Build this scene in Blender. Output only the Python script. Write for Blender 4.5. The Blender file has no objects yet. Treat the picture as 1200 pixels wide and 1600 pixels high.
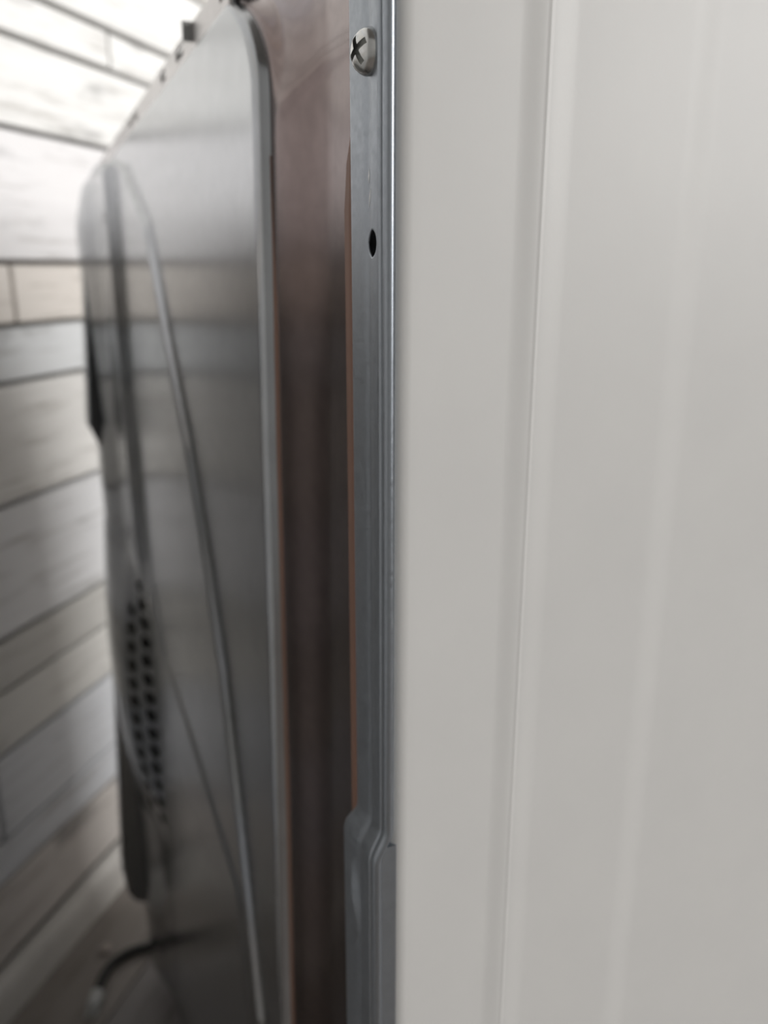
import bpy, bmesh, math, random
import numpy as np
from mathutils import Vector, Matrix
random.seed(7)
S = bpy.context.scene
COL = S.collection

# ------------------------------------------------------------------ camera
F_PX, PITCH, CAM_H = 1290.0, math.radians(16.5), 0.81
cd = bpy.data.cameras.new('camera'); cam = bpy.data.objects.new('camera', cd); COL.objects.link(cam)
cam.location = (0, 0, CAM_H); cam.rotation_euler = (math.pi/2 - PITCH, 0, 0)
cd.sensor_fit = 'VERTICAL'; cd.sensor_height = 36.0; cd.sensor_width = 27.0
cd.lens = F_PX/1600*36; cd.clip_start = 0.005; cd.clip_end = 50
cd.dof.use_dof = True; cd.dof.focus_distance = 0.162; cd.dof.aperture_fstop = cd.lens/2.3
S.camera = cam
# ------------------------------------------------------------------ world, lamp, exposure
w = bpy.data.worlds.new('world'); S.world = w; w.use_nodes = True
w.node_tree.nodes['Background'].inputs[0].default_value = (.9, .95, 1, 1)
w.node_tree.nodes['Background'].inputs[1].default_value = 0.3
W0 = Vector((-.367, .951, 0)); RZW = math.atan2(.958, .288)     # foot of the plank wall, and its direction
U0, U1, VD, HC = -2.0, 2.4, 2.7, 2.4                              # room: along the wall, away from it, height
def room_pt(u, v, z): return W0 + Vector((.288*u+.958*v, .958*u-.288*v, z))
WINDOWS = [(1.36, .36, 1.0, 2.05, 112), (-.84, .50, .95, 1.80, 33)]  # centre, width, sill, head, daylight: in the wall opposite the planks, unseen, the second added to light the side panel
def area(name, loc, aim, sx, sy, energy, col):
    ld = bpy.data.lights.new(name, 'AREA'); ld.shape = 'RECTANGLE'; ld.size = sx; ld.size_y = sy; ld.energy = energy; ld.color = col
    lo = bpy.data.objects.new(name, ld); COL.objects.link(lo); lo.location = loc
    lo.rotation_euler = Vector(aim).to_track_quat('-Z', 'Y').to_euler(); return lo
for u_, w_, z0_, z1_, e_ in WINDOWS:
    area('unseen_window_daylight', room_pt(u_, VD-.02, (z0_+z1_)/2), (-.958, .288, 0), w_, z1_-z0_, e_, (1, .99, .98))
vs = S.view_settings; vs.view_transform = 'Standard'; vs.look = 'None'; vs.gamma = 1; vs.use_curve_mapping = False
vs.exposure = -0.26

# ------------------------------------------------------------------ pixel -> place helpers
cP, sP = math.cos(PITCH), math.sin(PITCH)
def on_floor(x, y, z=0.0):
    X, Y = x-600, y-800
    d = Vector((X, F_PX*cP - Y*sP, -(Y*cP + F_PX*sP)))
    return Vector((0, 0, CAM_H)) + d*((z-CAM_H)/d.z)

# ------------------------------------------------------------------ materials
def mat(name):
    m = bpy.data.materials.new(name); m.use_nodes = True
    n = m.node_tree; return m, n, n.nodes['Principled BSDF']
def tex(n, scale, detail=4, vec=None, rough=.55):
    t = n.nodes.new('ShaderNodeTexNoise'); t.inputs['Scale'].default_value = scale
    t.inputs['Detail'].default_value = detail; t.inputs['Roughness'].default_value = rough
    if vec is not None: n.links.new(vec, t.inputs['Vector'])
    return t.outputs['Fac']
def ramp(n, fac, stops):
    r = n.nodes.new('ShaderNodeValToRGB'); e = r.color_ramp.elements
    while len(e) < len(stops): e.new(.5)
    for i, (p, c) in enumerate(stops):
        e[i].position = p; e[i].color = (c, c, c, 1) if isinstance(c, (int, float)) else (*c, 1)
    n.links.new(fac, r.inputs['Fac']); return r.outputs['Color']
def coords(n, scale=(1, 1, 1), loc=None):
    tc = n.nodes.new('ShaderNodeTexCoord'); mp = n.nodes.new('ShaderNodeMapping')
    mp.inputs['Scale'].default_value = scale; n.links.new(tc.outputs['Object'], mp.inputs['Vector'])
    if loc is not None: n.links.new(loc, mp.inputs['Location'])
    return mp.outputs['Vector']
def bump(n, b, fac, strength, dist):
    k = n.nodes.new('ShaderNodeBump'); k.inputs['Strength'].default_value = strength
    k.inputs['Distance'].default_value = dist; n.links.new(fac, k.inputs['Height']); n.links.new(k.outputs['Normal'], b.inputs['Normal'])
def metal(name, col, rough, spangle=60, amp=.08):
    m, n, b = mat(name); b.inputs['Metallic'].default_value = 1
    v = coords(n)
    lo_, hi = [tuple(min(1, c*(1+s*amp)) for c in col) for s in (-1, 1)]
    n.links.new(ramp(n, tex(n, spangle, 5, v), [(.3, lo_), (.7, hi)]), b.inputs['Base Color'])
    n.links.new(ramp(n, tex(n, spangle*2.3, 3, v), [(.3, rough*.85), (.7, rough*1.15)]), b.inputs['Roughness'])
    return m
def plain(name, col, rough, spec=.5, grain=None):
    m, n, b = mat(name); b.inputs['Roughness'].default_value = rough; b.inputs['Specular IOR Level'].default_value = spec
    v = coords(n); a = [tuple(c*s for c in col) for s in (.93, 1.05)]
    n.links.new(ramp(n, tex(n, grain or 25, 4, v), [(.3, a[0]), (.7, a[1])]), b.inputs['Base Color'])
    return m
M = {}
M['galv'] = metal('galvanised_steel', (.45, .465, .48), .20, 70, .05)
M['post'] = metal('corner_post_steel', (.36, .39, .425), .42, 300, .04)
M['channel'] = metal('brown_reflection_steel', (.215, .170, .162), .19, 180, .08)  # warm brown reflection painted into the channel's base colour
M['hood'] = metal('dark_hood_steel', (.30, .30, .295), .38, 60, .06)
M['screw'] = metal('zinc_screw', (.66, .665, .65), .22, 900, .10)
M['rail'] = metal('rail_steel', (.62, .60, .59), .32, 200, .05)
M['black'] = plain('black_plastic', (.035, .036, .038), .45)
M['rubber'] = plain('cord_rubber', (.012, .013, .012), .55)
M['pale'] = plain('pale_plastic', (.55, .56, .55), .5)
M['fringe'] = plain('painted_orange_fringe', (.20, .105, .07), .6)  # orange of lens colour fringing, painted on strips at the channel edges
M['lint'] = plain('lint', (.42, .37, .34), .95)
M['scratch'] = metal('scratched_zinc', (.85, .86, .86), .35, 900, .05)
# white enamel: very fine orange-peel
m, n, b = mat('white_enamel'); M['white'] = m
v = coords(n); b.inputs['Roughness'].default_value = .44; b.inputs['Specular IOR Level'].default_value = .36
n.links.new(ramp(n, tex(n, 40, 3, v), [(.3, (.735, .728, .71)), (.7, (.755, .748, .728))]), b.inputs['Base Color'])
bump(n, b, tex(n, 900, 2, v), .04, .0002)
# whitewashed wall planks: each plank its own wood, grain running along it
def plank_mat(name, base, dark, sat, rough, seed):
    m, n, b = mat(name); b.inputs['Roughness'].default_value = rough
    oi = n.nodes.new('ShaderNodeObjectInfo')
    mul = n.nodes.new('ShaderNodeMath'); mul.operation = 'MULTIPLY'; mul.inputs[1].default_value = 37.0+seed
    n.links.new(oi.outputs['Random'], mul.inputs[0])
    cx = n.nodes.new('ShaderNodeCombineXYZ')
    for i in range(3): n.links.new(mul.outputs[0], cx.inputs[i])
    v = coords(n, (3.2, 20, 34), cx.outputs[0]); vk = coords(n, (5, 9, 16), cx.outputs[0])
    grain = ramp(n, tex(n, 2.6, 8, v, .65), [(.28, dark), (.46, base), (.75, tuple(min(1, c*1.06) for c in base))])
    mx = n.nodes.new('ShaderNodeMixRGB'); mx.blend_type = 'MULTIPLY'; mx.inputs[0].default_value = sat
    n.links.new(grain, mx.inputs[1]); n.links.new(oi.outputs['Color'], mx.inputs[2])
    knots = ramp(n, tex(n, 1.5, 3, vk), [(.62, 1.0), (.76, .42)])
    m2 = n.nodes.new('ShaderNodeMixRGB'); m2.blend_type = 'MULTIPLY'; m2.inputs[0].default_value = .8
    n.links.new(mx.outputs[0], m2.inputs[1]); n.links.new(knots, m2.inputs[2])
    n.links.new(m2.outputs[0], b.inputs['Base Color'])
    bump(n, b, tex(n, 4, 6, v), .35, .0015)
    return m
M['plank'] = plank_mat('whitewashed_plank', (.70, .695, .68), (.44, .425, .40), .9, .55, 0)
M['floorplank'] = plank_mat('grey_brown_floor_plank', (.26, .235, .215), (.15, .13, .118), .8, .45, 11)
M['pane'] = None
M['groove'] = plain('dark_wall_backing', (.20, .188, .175), .9)
M['paint'] = plain('warm_grey_paint', (.34, .335, .325), .8, .3, 8)
M['darkpaint'] = plain('mid_grey_wall_paint', (.36, .36, .355), .8, .3, 8)
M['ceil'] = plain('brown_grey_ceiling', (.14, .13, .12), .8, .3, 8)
M['trim'] = plain('baseboard_paint', (.62, .60, .57), .5)
me, n, b = mat('bright_frosted_pane'); M['lamp'] = me
b.inputs['Base Color'].default_value = (.9, .9, .88, 1); b.inputs['Emission Color'].default_value = (1, .99, .98, 1); b.inputs['Emission Strength'].default_value = 1.5

# ------------------------------------------------------------------ object helpers
def link(name, me, m, parent=None, smooth=False):
    o = bpy.data.objects.new(name, me); COL.objects.link(o)
    if m is not None and not me.materials: me.materials.append(m)
    if smooth:
        for p in me.polygons: p.use_smooth = True
    o.parent = parent; return o
def mesh_pd(name, vts, fcs, m, parent=None, smooth=False):
    me = bpy.data.meshes.new(name); me.from_pydata([tuple(map(float, q)) for q in vts], [], [list(map(int, f)) for f in fcs]); me.update()
    return link(name, me, m, parent, smooth)
def box_bm(bm, a, b_):
    vs_ = [bm.verts.new((x, y, z)) for x in (a[0], b_[0]) for y in (a[1], b_[1]) for z in (a[2], b_[2])]
    for f in ((0, 1, 3, 2), (4, 6, 7, 5), (0, 4, 5, 1), (2, 3, 7, 6), (0, 2, 6, 4), (1, 5, 7, 3)): bm.faces.new([vs_[i] for i in f])
def box(name, a, b_, m, parent=None, bev=0):
    bm = bmesh.new(); box_bm(bm, a, b_)
    if bev: bmesh.ops.bevel(bm, geom=bm.edges[:], offset=bev, segments=2, affect='EDGES', profile=.5)
    bmesh.ops.recalc_face_normals(bm, faces=bm.faces)
    me = bpy.data.meshes.new(name); bm.to_mesh(me); bm.free()
    return link(name, me, m, parent)
def empty(name, loc, rz=0):
    o = bpy.data.objects.new(name, None); COL.objects.link(o); o.location = loc; o.rotation_euler = (0, 0, rz); o.empty_display_size = .05; return o
def tag(o, label, cat, group=None):
    o['label'] = label; o['category'] = cat
    if group: o['group'] = group
    return o
def struct(o): o['kind'] = 'structure'; return o
def lathe(name, prof, m, parent, seg=32, axis='Z', loc=(0, 0, 0)):
    vts, fcs = [], []
    for (r, h) in prof:
        for k in range(seg):
            a = 2*math.pi*k/seg; p = (r*math.cos(a), r*math.sin(a), h)
            if axis == 'Y': p = (p[0], p[2], -p[1])
            vts.append((p[0]+loc[0], p[1]+loc[1], p[2]+loc[2]))
    for i in range(len(prof)-1):
        for k in range(seg):
            a, b_ = i*seg+k, i*seg+(k+1) % seg; fcs.append((a, b_, b_+seg, a+seg))
    fcs.append(tuple(range(seg))[::-1]); fcs.append(tuple(range((len(prof)-1)*seg, len(prof)*seg)))
    return mesh_pd(name, vts, fcs, m, parent, True)
def grid_obj(name, P, m, parent, cut=None, smooth=True):
    """P: array rows x cols x 3; cut(centres) -> True where the sheet is punched out"""
    R, C = P.shape[:2]; idx = np.arange(R*C).reshape(R, C)
    f = np.stack([idx[:-1, :-1], idx[:-1, 1:], idx[1:, 1:], idx[1:, :-1]], -1).reshape(-1, 4)
    V = P.reshape(-1, 3)
    if cut is not None:
        c = V[f].mean(1); f = f[~cut(c)]
    me = bpy.data.meshes.new(name)
    me.vertices.add(len(V)); me.vertices.foreach_set('co', V.astype(np.float32).ravel())
    me.loops.add(f.size); me.loops.foreach_set('vertex_index', f.ravel().astype(np.int32))
    me.polygons.add(len(f)); me.polygons.foreach_set('loop_start', np.arange(0, f.size, 4, dtype=np.int32))
    me.polygons.foreach_set('use_smooth', np.full(len(f), smooth)); me.update(calc_edges=True); me.validate()
    return link(name, me, m, parent)
def sm(x, a, b_):
    q = np.clip((x-a)/(b_-a), 0, 1); return q*q*(3-2*q)
def ranges(*segs):
    out = []
    for a, b_, st in segs: out += list(np.arange(a, b_-st*.25, st))
    out.append(segs[-1][1]); return np.array(out)

# ------------------------------------------------------------------ the room (frame: X along the plank wall, -Y into the room)
def room(o): o.location = W0; o.rotation_euler = (0, 0, RZW); return struct(o)
wall_back = room(box('wall_back', (U0, .012, 0), (U1, .10, HC), M['groove']))
floor = room(box('floor', (U0-.1, -VD-.1, -.06), (U1+.1, .10, -.012), M['groove']))
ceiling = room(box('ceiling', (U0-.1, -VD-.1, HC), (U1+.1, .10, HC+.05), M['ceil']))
room(box('wall_left', (U0-.1, -VD, 0), (U0, .0, HC), M['darkpaint']))
room(box('wall_right', (U1, -VD, 0), (U1+.1, .0, HC), M['paint']))
room(box('wall_front', (U0-.1, -VD-.1, 0), (U1+.1, -VD, HC), M['paint']))
rows = [.062, .155, .205, .302, .372, .428, .569, .694, .752, .815, .945, 1.032, 1.076]
z = rows[-1]
while z < HC-.02:
    z = min(HC-.004, z+random.choice((.058, .087, .125))); rows.append(z)
joints = {8: [-.9, -.073, .75], 11: [-.6, .139, 1.0], 2: [-.85, -.19, .6], 5: [-1.0, .55], 9: [-1.2, -.45, .5], 10: [-.7, .9], 12: [-.4, 1.1], 7: [-.6, .7], 4: [-.5, .8], 3: [-.9, .4], 6: [-1.1, -.3, .6]}
tones = {0: (.84, .79, .76), 1: (.88, .91, .98), 2: (.90, .93, 1.0), 3: (.88, .87, .85), 4: (.74, .73, .71), 5: (.92, .93, .97), 6: (.94, .93, .92),
         7: (.88, .91, .95), 8: (.93, .87, .82), 9: (.96, .95, .98), 10: (1, 1, 1), 11: (1, 1, 1), 12: (1, 1, 1)}
loose = [(.9, .93, 1), (1, 1, 1), (1, .96, .92), (.82, .80, .78), (.97, .98, 1)]
for i in range(len(rows)-1):
    js = joints.get(i)
    if js is None:
        js = []; u = U0+random.uniform(.3, .9)
        while u < U1-.2: js.append(u); u += random.uniform(.6, 1.1)
    es = [U0]+list(js)+[U1]
    for a, b_ in zip(es[:-1], es[1:]):
        pr = random.uniform(-.0015, .0015)
        o = box('plank', (-(b_-a)/2+.0022, -.006+pr, -(rows[i+1]-rows[i])/2+.0025), ((b_-a)/2-.0022, .013, (rows[i+1]-rows[i])/2-.0025), M['plank'], wall_back, .003)
        o.location = ((a+b_)/2, 0, (rows[i]+rows[i+1])/2); o.color = (*tones.get(i, random.choice(loose)), 1)
# baseboard with a rounded nose
prof = [(0, .0), (-.016, .0), (-.016, .030), (-.0145, .040), (-.012, .046), (-.008, .051), (0, .054)]
vts = [(u, y, zz) for u in (U0, U1) for (y, zz) in prof]; k = len(prof)
fcs = [(i, (i+1) % k, k+(i+1) % k, k+i) for i in range(k)]+[tuple(range(k))[::-1], tuple(range(k, 2*k))]
room(mesh_pd('baseboard_back', vts, fcs, M['trim']))
# floor boards run along the wall
v = -.0; i = 0
while v > -VD+.01:
    v2 = max(-VD, v-.118); es = [U0, U0+random.uniform(.5, 1.1)]
    while es[-1] < U1-.9: es.append(es[-1]+random.uniform(.8, 1.25))
    es.append(U1)
    for a, b_ in zip(es[:-1], es[1:]):
        o = box('floor_board', (-(b_-a)/2+.0008, -(v-v2)/2+.0008, -.013), ((b_-a)/2-.0008, (v-v2)/2-.0008, 0), M['floorplank'], floor, .001)
        o.location = ((a+b_)/2, (v+v2)/2, 0); o.color = (*random.choice(loose), 1)
    v = v2
# unseen windows in the opposite wall, the second added for light: bright frosted panes in frames
for k_, (u_, w_, z0_, z1_, e_) in enumerate(WINDOWS):
    wn = room(box('unseen_window_%d' % (k_+1), (u_-w_/2, -VD+.001, z0_), (u_+w_/2, -VD+.008, z1_), M['lamp']))
    for a, b_ in (((-.06, -.06), (.06+w_, 0)), ((-.06, z1_-z0_), (.06+w_, z1_-z0_+.06)), ((-.06, 0), (0, z1_-z0_)), ((w_, 0), (w_+.06, z1_-z0_))):
        box('unseen_window_frame', (u_-w_/2+a[0], -VD+.001, z0_+a[1]), (u_-w_/2+b_[0], -VD+.03, z0_+b_[1]), M['trim'], wn, .003)

# ------------------------------------------------------------------ the dryer (frame: X = along its back, Y = out of its back, Z up)
RZ = math.atan2(.9244, -.3814)
dryer = tag(empty('clothes_dryer', (.0013, .17, 0), RZ), 'white clothes dryer with a galvanised steel back, turned out from the plank wall', 'clothes dryer')
TW, DEP, ZT, ZB = .686, .70, .8905, .035

# white side panel next to the camera: rolled rear edge and two shallow pressed beads
def bead(s):
    return (.00072*sm(s, .0275, .0336) + .00016*np.clip(1-np.abs(s-.0339)/.0006, 0, 1)
            - .00055*sm(s, .0342, .0410) - .00085*sm(s, .0695, .0795))
ss = ranges((.005, .027, .002), (.027, .042, .0003), (.042, .068, .002), (.068, .081, .0005), (.081, DEP-.002, .05))
side = [(.0040+.0, .00075)]
for q in range(0, 13):
    a = math.radians(90*q/12); side.append((.0042-.0040*math.sin(a)-.0002*0, .0050-.0042*math.cos(a)))
pts = [(p[0], -p[1]) for p in side]+[(.0002-bead(s), -s) for s in ss[1:]]
zz = np.array([ZB, .3, .6, .897])
P = np.array([[(t, o_, z_) for (t, o_) in pts] for z_ in zz])
grid_obj('side_panel', P, M['white'], dryer)

# ---- corner post: flange with a hem of two thin ridges, a jog outwards, a dimple below the jog
cs = []
for q in range(0, 9):
    a = math.radians(90*q/8); cs.append((.0198+.0032*math.cos(a), -.0032+.0032*math.sin(a)))
cs = [(.0236, -.0105), (.0232, -.0070)]+cs
flat = list(np.arange(.0192, .00455, -.00025)); cs += [(t, -.00035*math.exp(-((t-.0105)/.0018)**2)) for t in flat]
cs += [(.0044, .0003), (.0040, .00055), (.0035, .00045), (.0032, -.0002), (.0027, -.0004), (.0023, .0002), (.0018, .0003), (.0012, .0003), (.0007, .0001), (.0005, -.0003), (.0012, -.0009), (.0060, -.0013)]
cs = np.array(cs)
zz = ranges((ZB, .60, .02), (.60, .628, .004), (.628, .684, .0004), (.684, .808, .004), (.808, .822, .00025), (.822, .90, .004))
T = np.tile(cs[:, 0], (len(zz), 1)); O = np.tile(cs[:, 1], (len(zz), 1)); Z = np.tile(zz[:, None], (1, len(cs)))
inner = (np.arange(len(cs)) < 1)
jog = .0030*(1-sm(Z, .6700-.30*T, .6785-.22*T))
wide = .0030*(1-sm(Z, .664, .672))*sm(T, .006, .019)
dim = .0011*np.exp(-((T-.0135-(.650-Z)*-.12)/.0016)**2-((Z-.6495)/.0085)**2)
O = O+np.where(inner, 0, jog+dim); T = T+np.where(T > .022, wide, wide*.9)
HOLE = (.0086, .8147, .0027)
d = np.hypot(T-HOLE[0], Z-HOLE[1]); near = (np.abs(d-HOLE[2]) < .00018) & (~inner) & (O > -.002)
k = np.where(near, HOLE[2]/np.maximum(d, 1e-6), 1); T = HOLE[0]+(T-HOLE[0])*k; Z = HOLE[1]+(Z-HOLE[1])*k
post = grid_obj('corner_post', np.stack([T, O, Z], -1), M['post'], dryer,
                cut=lambda c: (np.hypot(c[:, 0]-HOLE[0], c[:, 2]-HOLE[1]) < HOLE[2]) & (c[:, 1] > -.002))
so = post.modifiers.new('thickness', 'SOLIDIFY'); so.thickness = .0006; so.offset = 1
# sheet under the jogged part of the post, and orange lens fringing built as strips along the channel
box('lower_plate', (.0009, -.0022, ZB), (.0034, .0019, .6735), M['post'], dryer)
# ---- edge of the main panel along the channel, and the creases pressed in the panel
def tE(z): return np.interp(z, [0, .494, .597, .681, .752, .81, .8577], [.127, .1205, .1148, .1115, .1088, .1050, .1020])+.0325*np.clip((z-.8577)/.0328, 0, 1.2)**2.5
def tA(z): return np.interp(z, [0, .30, .40, .460, .515, .562, .627, .673, .723, .776, .8335, .876, .8905], [.135, .140, .146, .153, .166, .1786, .198, .222, .256, .305, .352, .45, .60])
def tB(z): return np.interp(z, [0, .3, .4446, .506, .53], [.150, .156, .168, .179, .190])
def zB(t): return np.interp(t, [.12, .188, .24, .3285, .423, .478, .501, .52], [.514, .518, .5236, .5317, .536, .592, .649, .72])
DEPTH = .0100
def panel(t, z):
    e = t-tE(z)
    o = -.0045*(1-np.sqrt(np.clip(1-(1-np.clip(e/.0045, 0, 1))**2, 0, 1)))
    o = o+.0030*sm(t-tA(z), 0, .006)
    db = np.minimum(zB(t)-z, (t-tB(z))*1.2)
    o = o+.0014*sm(db, 0, .006)*(1-sm(t, .50, .53))
    # raised far margin of the panel, above the vented bulge
    up = sm(z, .50, .60)
    o = o+.0065*sm(t, .502, .520)*up*(1-sm(z, .876, .888))
    o = o+.0175*sm(t, .585, .665)*(1-.25*up)
    o = o-.010*sm(z, .84, .893)*sm(t, .58, .686)
    # vented bulge
    fz = np.sin(np.pi*np.clip((z-.262)/(.575-.262), 0, 1))**.75
    o = o+fz*(.0235*np.clip((t-.5400)/.047, 0, 1)-.0130*sm(t, .600, .665))
    # rolled top edge
    o = o-.0025*sm(z, .8885, .8915)
    return o
# channel sheet: wall, floor, wall, closed by a sloping top, stepped at mid height
q = np.concatenate([np.linspace(0, .12, 10), np.linspace(.13, .60, 24), np.linspace(.61, 1, 36)])
zz = ranges((ZB, .62, .02), (.62, .68, .002), (.68, .84, .008), (.84, .8985, .0012))
Z = np.tile(zz[:, None], (1, len(q))); Q = np.tile(q, (len(zz), 1))
E = tE(Z); T = .0236+(E-.0236)*Q
e2 = E-T
wall_n = sm(T, .0236, .0300); wall_f = sm(e2, 0.0, .036)
zq = Z+.40*np.clip(.030-e2, 0, .05); top = 1-sm(zq, .857, .866)
step = 0*Z
o = -.0045-(DEPTH-.0045)*wall_f*1.35+(.0007*(1-top)-.16*np.clip(zq-.862, 0, .04))*sm(e2, .002, .010)
o = np.where(T < .034, np.minimum(o, -.0045), o)
o = o+step*wall_f
o = np.minimum(o, -.0012)
o[:, 0] = np.minimum(o[:, 0], -.0100)
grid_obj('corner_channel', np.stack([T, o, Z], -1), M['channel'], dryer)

zr = ranges((ZB, .662, .05), (.662, .848, .01))
P = np.array([[(.0226, -.0034, z_), (.0240, -.0022, z_), (.0240+.0020*f_, -.0022+.0009*f_, z_), (.0240+.0058*f_, -.0022+.0010*f_, z_), (.0240+.0062*f_, -.0022, z_)] for z_ in zr for f_ in [float(1-sm(z_, .825, .848)*.95)]])
fringe = grid_obj('lens_fringe_strip', P, M['fringe'], dryer); fringe['label'] = 'thin orange brown strip imitating lens colour fringing'
P = np.array([[(tE(z_)-.0001, -.0043, z_), (tE(z_)-.0001-.0024*f_, -.0041, z_), (tE(z_)-.0001-.0044*f_, -.0050, z_)] for z_ in ranges((ZB, .60, .05), (.60, .842, .01)) for f_ in [float(1-sm(z_, .79, .842)*.95)]])
grid_obj('lens_fringe_strip', P, M['fringe'], dryer)
# main panel sheet with round vent holes
HR = .0066; holes = []
for i in range(14):
    zc = .5440-.0184*i; holes.append((.5475, zc))
    if 2 <= i < 14: holes.append((.5705, zc+.0055))
holes.append((.531, .846)); HRS = [HR]*(len(holes)-1)+[.0045]
e = ranges((0, .0055, .0005), (.0055, .02, .0015))
zz = ranges((ZB, .25, .004), (.25, .56, .001), (.56, .876, .002), (.876, .8925, .0008))
tc = ranges((.02, .33, .0025))
cols = []
far = np.arange(.47, TW+.0005, .001)
Tm = []
for z_ in zz:
    base = float(tE(z_)); mid = np.linspace(base+.022, .469, 130)
    Tm.append(np.concatenate([base+e, mid, far]))
T = np.array(Tm); Z = np.tile(zz[:, None], (1, T.shape[1]))
def tilt(t, z): return 1/np.sqrt(1+((panel(t+.002, z)-panel(t-.002, z))/.004)**2)
for (ht, hz), r in zip(holes, HRS):
    d = np.hypot(T-ht, Z-hz); near = np.abs(d-r) < .0007
    k = np.where(near, r/np.maximum(d, 1e-6), 1); T = ht+(T-ht)*k; Z = hz+(Z-hz)*k
O = panel(T, Z)
def cutp(c):
    m_ = np.zeros(len(c), bool)
    for (ht, hz), r in zip(holes, HRS): m_ |= np.hypot(c[:, 0]-ht, c[:, 2]-hz) < r
    return m_
bp = grid_obj('back_panel', np.stack([T, O, Z], -1), M['galv'], dryer, cut=cutp)
bp['label'] = 'pressed galvanised back panel with creases and round vent holes'
# return of the panel at its far end
zr = ranges((ZB, .8925, .01)); ot = panel(np.full(len(zr), TW), zr)
P = np.stack([np.stack([np.full(len(zr), TW), ot, zr], -1), np.stack([np.full(len(zr), TW+.003), ot-.004, zr], -1), np.stack([np.full(len(zr), TW+.003), np.full(len(zr), -.02), zr], -1)], 1)
grid_obj('far_flange', P, M['galv'], dryer)

# ---- top rail with square slots and one bent tab
slots = [(.142, .006), (.229, .009), (.276, .007), (.388, .009), (.415, .007)]
tt = sorted(set([.1345, TW]+[x for s_, w_ in slots for x in (s_-w_, s_+w_)]))
zs_ = [.889, .8928, .8974, .8990]; vts = [(t, -.0022, z_) for z_ in zs_ for t in tt]; n_ = len(tt); fcs = []
for r in range(3):
    for c in range(n_-1):
        mid = (tt[c]+tt[c+1])/2
        if r == 1 and any(abs(mid-s_) < w_ for s_, w_ in slots): continue
        fcs.append((r*n_+c, r*n_+c+1, (r+1)*n_+c+1, (r+1)*n_+c))
rail = mesh_pd('top_rail', vts, fcs, M['rail'], dryer); sl = rail.modifiers.new('thickness', 'SOLIDIFY'); sl.thickness = .001; sl.offset = -1
bm = bmesh.new(); box_bm(bm, (.199, -.0022, .8930), (.2003, .0022, .8998)); box_bm(bm, (.1995, -.0022, .8980), (.210, -.0010, .8998))
me_ = bpy.data.meshes.new('tab'); bmesh.ops.recalc_face_normals(bm, faces=bm.faces); bm.to_mesh(me_); bm.free(); link('tab', me_, M['hood'], rail)
box('rail_backing', (.136, -.0105, .884), (TW-.004, -.0036, .8983), M['black'], dryer)
# ---- rest of the cabinet
box('top_panel', (.001, -DEP, .8905), (TW-.001, -.012, .8975), M['white'], dryer, .0015)
box('far_side_panel', (TW-.0012, -DEP, ZB), (TW, -.02, .8905), M['white'], dryer)
box('front_panel', (.0012, -DEP-.02, ZB), (TW-.0012, -DEP, .8905), M['white'], dryer, .003)
box('base_pan', (.008, -DEP+.001, ZB-.008), (TW-.008, -.008, ZB+.002), M['hood'], dryer)
box('drum_housing', (.03, -DEP+.06, .06), (TW-.03, -.06, .86), M['black'], dryer, .02)
for (t, o_) in ((.06, -.06), (TW-.06, -.06), (.06, -DEP+.06), (TW-.06, -DEP+.06)):
    lathe('foot', [(.019, 0), (.021, .003), (.019, .010), (.008, .012), (.008, ZB-.006)], M['black'], dryer, 20, 'Z', (t, o_, 0))
# ---- wedge-shaped terminal cover and duct hood along the far edge
def wedge(name, t0, t1, prof, m, parent, bev=.003):
    bm = bmesh.new(); A = [bm.verts.new((t0, o_, z_)) for o_, z_ in prof]; B = [bm.verts.new((t1, o_, z_)) for o_, z_ in prof]; k = len(prof)
    bm.faces.new(A); bm.faces.new(B[::-1])
    for i in range(k): bm.faces.new((A[i], B[i], B[(i+1) % k], A[(i+1) % k]))
    bmesh.ops.recalc_face_normals(bm, faces=bm.faces)
    if bev: bmesh.ops.bevel(bm, geom=bm.edges[:], offset=bev, segments=2, affect='EDGES', profile=.5, clamp_overlap=True)
    me_ = bpy.data.meshes.new(name); bm.to_mesh(me_); bm.free(); return link(name, me_, m, parent)
wedge('terminal_cover', .652, .690, [(.008, .845), (.0185, .842), (.0300, .668), (.0200, .642), (.008, .642)], M['black'], dryer, .0012)
wedge('cover_plate', .650, .692, [(.0172, .846), (.0190, .846), (.0312, .668), (.0294, .668)], M['galv'], dryer, 0)
wedge('duct_hood', .668, .694, [(.006, .56), (.0205, .56), (.041, .15), (.0385, .130), (.032, .117), (.022, .112), (.006, .112)], M['hood'], dryer, .003)
wedge('hood_plate', .668, .695, [(.0200, .56), (.0216, .56), (.0424, .16), (.0408, .16)], M['galv'], dryer, 0)

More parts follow.
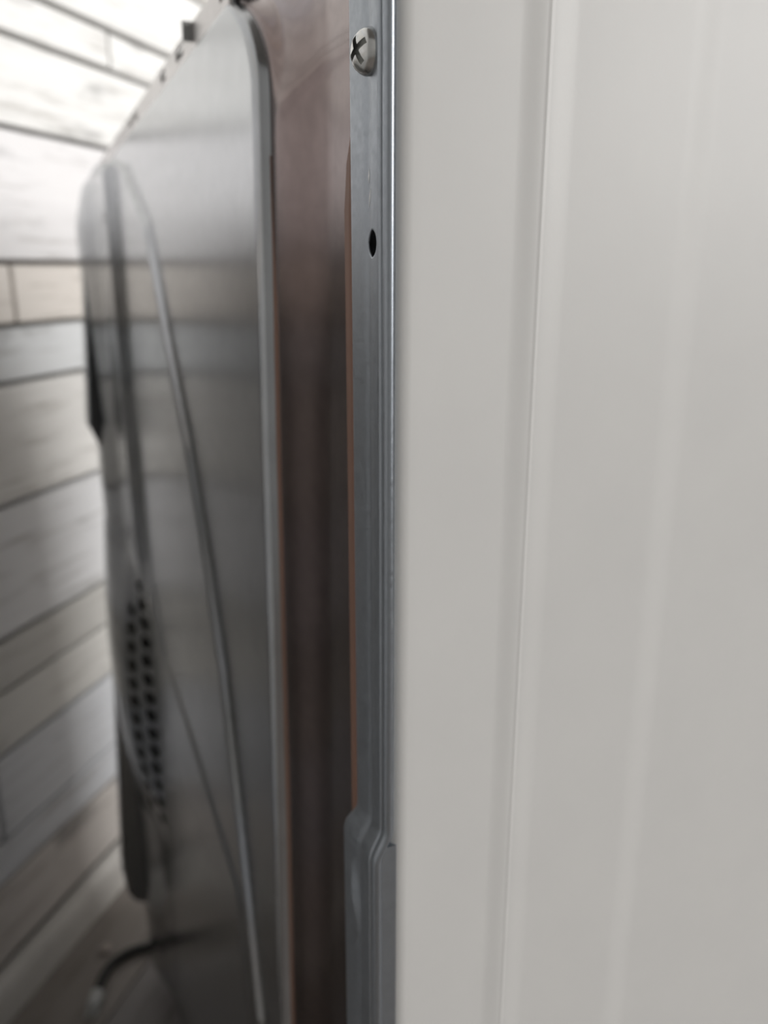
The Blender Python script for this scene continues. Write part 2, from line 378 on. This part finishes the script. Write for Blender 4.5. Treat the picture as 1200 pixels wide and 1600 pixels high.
# ---- pan head screws with a cross recess
def screw(loc, r, turn):
    prof = [(.2*r, -.6*r), (.2*r, -.02), (1.0*r, -.0001)]
    prof = [(1.0*r, -.0008), (1.0*r, .0), (1.03*r, .10*r), (1.0*r, .24*r), (.90*r, .46*r), (.74*r, .62*r), (.54*r, .73*r), (.30*r, .79*r), (.04*r, .81*r)]
    o = lathe('screw', prof, M['screw'], None, 40, 'Y')
    bm = bmesh.new()
    for a in (turn, turn+math.pi/2):
        before = len(bm.verts); box_bm(bm, (-.66*r, .34*r, -.15*r), (.66*r, 1.2*r, .15*r)); bm.verts.ensure_lookup_table()
        bmesh.ops.rotate(bm, verts=bm.verts[before:], cent=(0, 0, 0), matrix=Matrix.Rotation(a, 3, 'Y'))
    bmesh.ops.recalc_face_normals(bm, faces=bm.faces)
    me_ = bpy.data.meshes.new('slot'); bm.to_mesh(me_); bm.free(); cut = link('slot', me_, None)
    md = o.modifiers.new('cross_recess', 'BOOLEAN'); md.operation = 'DIFFERENCE'; md.object = cut; md.solver = 'EXACT'; md.use_self = True
    bpy.context.view_layer.update(); dg = bpy.context.evaluated_depsgraph_get()
    nm = bpy.data.meshes.new_from_object(o.evaluated_get(dg)); o.modifiers.clear(); o.data = nm
    bpy.data.objects.remove(cut)
    es_ = nm.attributes.get('sharp_face')
    o.parent = dryer; o.location = loc
    o.modifiers.new('edges', 'EDGE_SPLIT').split_angle = math.radians(35)
    return o
s1 = screw((.0094, .0004, .8500), .0042, math.radians(28)); s1.rotation_euler = (0, 0, math.radians(14)); s1['label'] = 'zinc pan head screw with a cross recess'
s2 = s1.copy(); COL.objects.link(s2); s2.parent = dryer; s2.location = (.683, .0195, .627)
# two scratches beside the hole
def sliver(a, b_, w_):
    (t0, z0), (t1, z1) = a, b_; h = .00006
    vts = [(t0, 0, z0), ((t0+t1)/2-w_, h-.0001, (z0+z1)/2), (t1, 0, z1), ((t0+t1)/2+w_, h-.0001, (z0+z1)/2), ((t0+t1)/2, h+.0001, (z0+z1)/2)]
    mesh_pd('scratch', [(x, y+.00030, q_) for x, y, q_ in vts], [(0, 1, 4), (1, 2, 4), (2, 3, 4), (3, 0, 4)], M['scratch'], post)
sliver((.0106, .8293), (.0108, .8262), .0002); sliver((.0095, .8262), (.0108, .8215), .0002)

# ------------------------------------------------------------------ black cord on the floor by the wall
pp = [(300, 1500), (262, 1479), (235, 1479), (205, 1487), (176, 1506), (160, 1530), (152, 1556)]
pl = [on_floor(x, y, .0055) for x, y in pp]
def tube(name, pts, r, m, parent, seg=10, sub=6):
    out = []
    for i in range(len(pts)-1):
        p0, p1, p2, p3 = pts[max(i-1, 0)], pts[i], pts[i+1], pts[min(i+2, len(pts)-1)]
        for s_ in range(sub):
            t = s_/sub; out.append(.5*((2*p1)+(p2-p0)*t+(2*p0-5*p1+4*p2-p3)*t*t+(3*p1-p0-3*p2+p3)*t**3))
    out.append(pts[-1]); vts, fcs = [], []
    for i, p in enumerate(out):
        d_ = (out[min(i+1, len(out)-1)]-out[max(i-1, 0)]).normalized(); s_ = d_.cross(Vector((0, 0, 1))).normalized(); u_ = s_.cross(d_)
        for k in range(seg):
            a = 2*math.pi*k/seg; vts.append(p+s_*(r*math.cos(a))+u_*(r*math.sin(a)))
    for i in range(len(out)-1):
        for k in range(seg):
            a, b_ = i*seg+k, i*seg+(k+1) % seg; fcs.append((a, b_, b_+seg, a+seg))
    fcs += [tuple(range(seg))[::-1], tuple(range(len(vts)-seg, len(vts)))]
    return mesh_pd(name, vts, fcs, m, parent, True)
cr = empty('power_cord', pl[-1]*1.0); cr.location.z = 0
tag(cr, 'black cord bent in an arc on the floor, with a pale end', 'cord')
off = Vector(cr.location)
tube('cable', [p-off for p in pl], .0055, M['rubber'], cr)
e0 = pl[-1]-off; d0 = (pl[-1]-pl[-2]).normalized()
tube('plug', [e0-d0*.002, e0+d0*.008, e0+d0*.016], .0075, M['pale'], cr, 12, 3).location = (0, 0, .002)
sd = Vector((-d0.y, d0.x, 0))
for q_ in (-1, 1): tube('plug_prong', [e0+d0*.014+sd*.004*q_, e0+d0*.02+sd*.004*q_, e0+d0*.028+sd*.004*q_], .0022, M['pale'], cr, 8, 2)
# a crumb of lint on the floor
lp = on_floor(165, 1482, .004); random.seed(3)
bm = bmesh.new(); bmesh.ops.create_icosphere(bm, subdivisions=3, radius=.008)
for q_ in bm.verts: q_.co *= random.uniform(.8, 1.1); q_.co.z = max(q_.co.z*.6, -.004)
me_ = bpy.data.meshes.new('lint_clump'); bm.to_mesh(me_); bm.free()
tag(link('lint_clump', me_, M['lint'], None, True), 'small pinkish grey clump of lint on the floor beside the cord', 'lint').location = lp
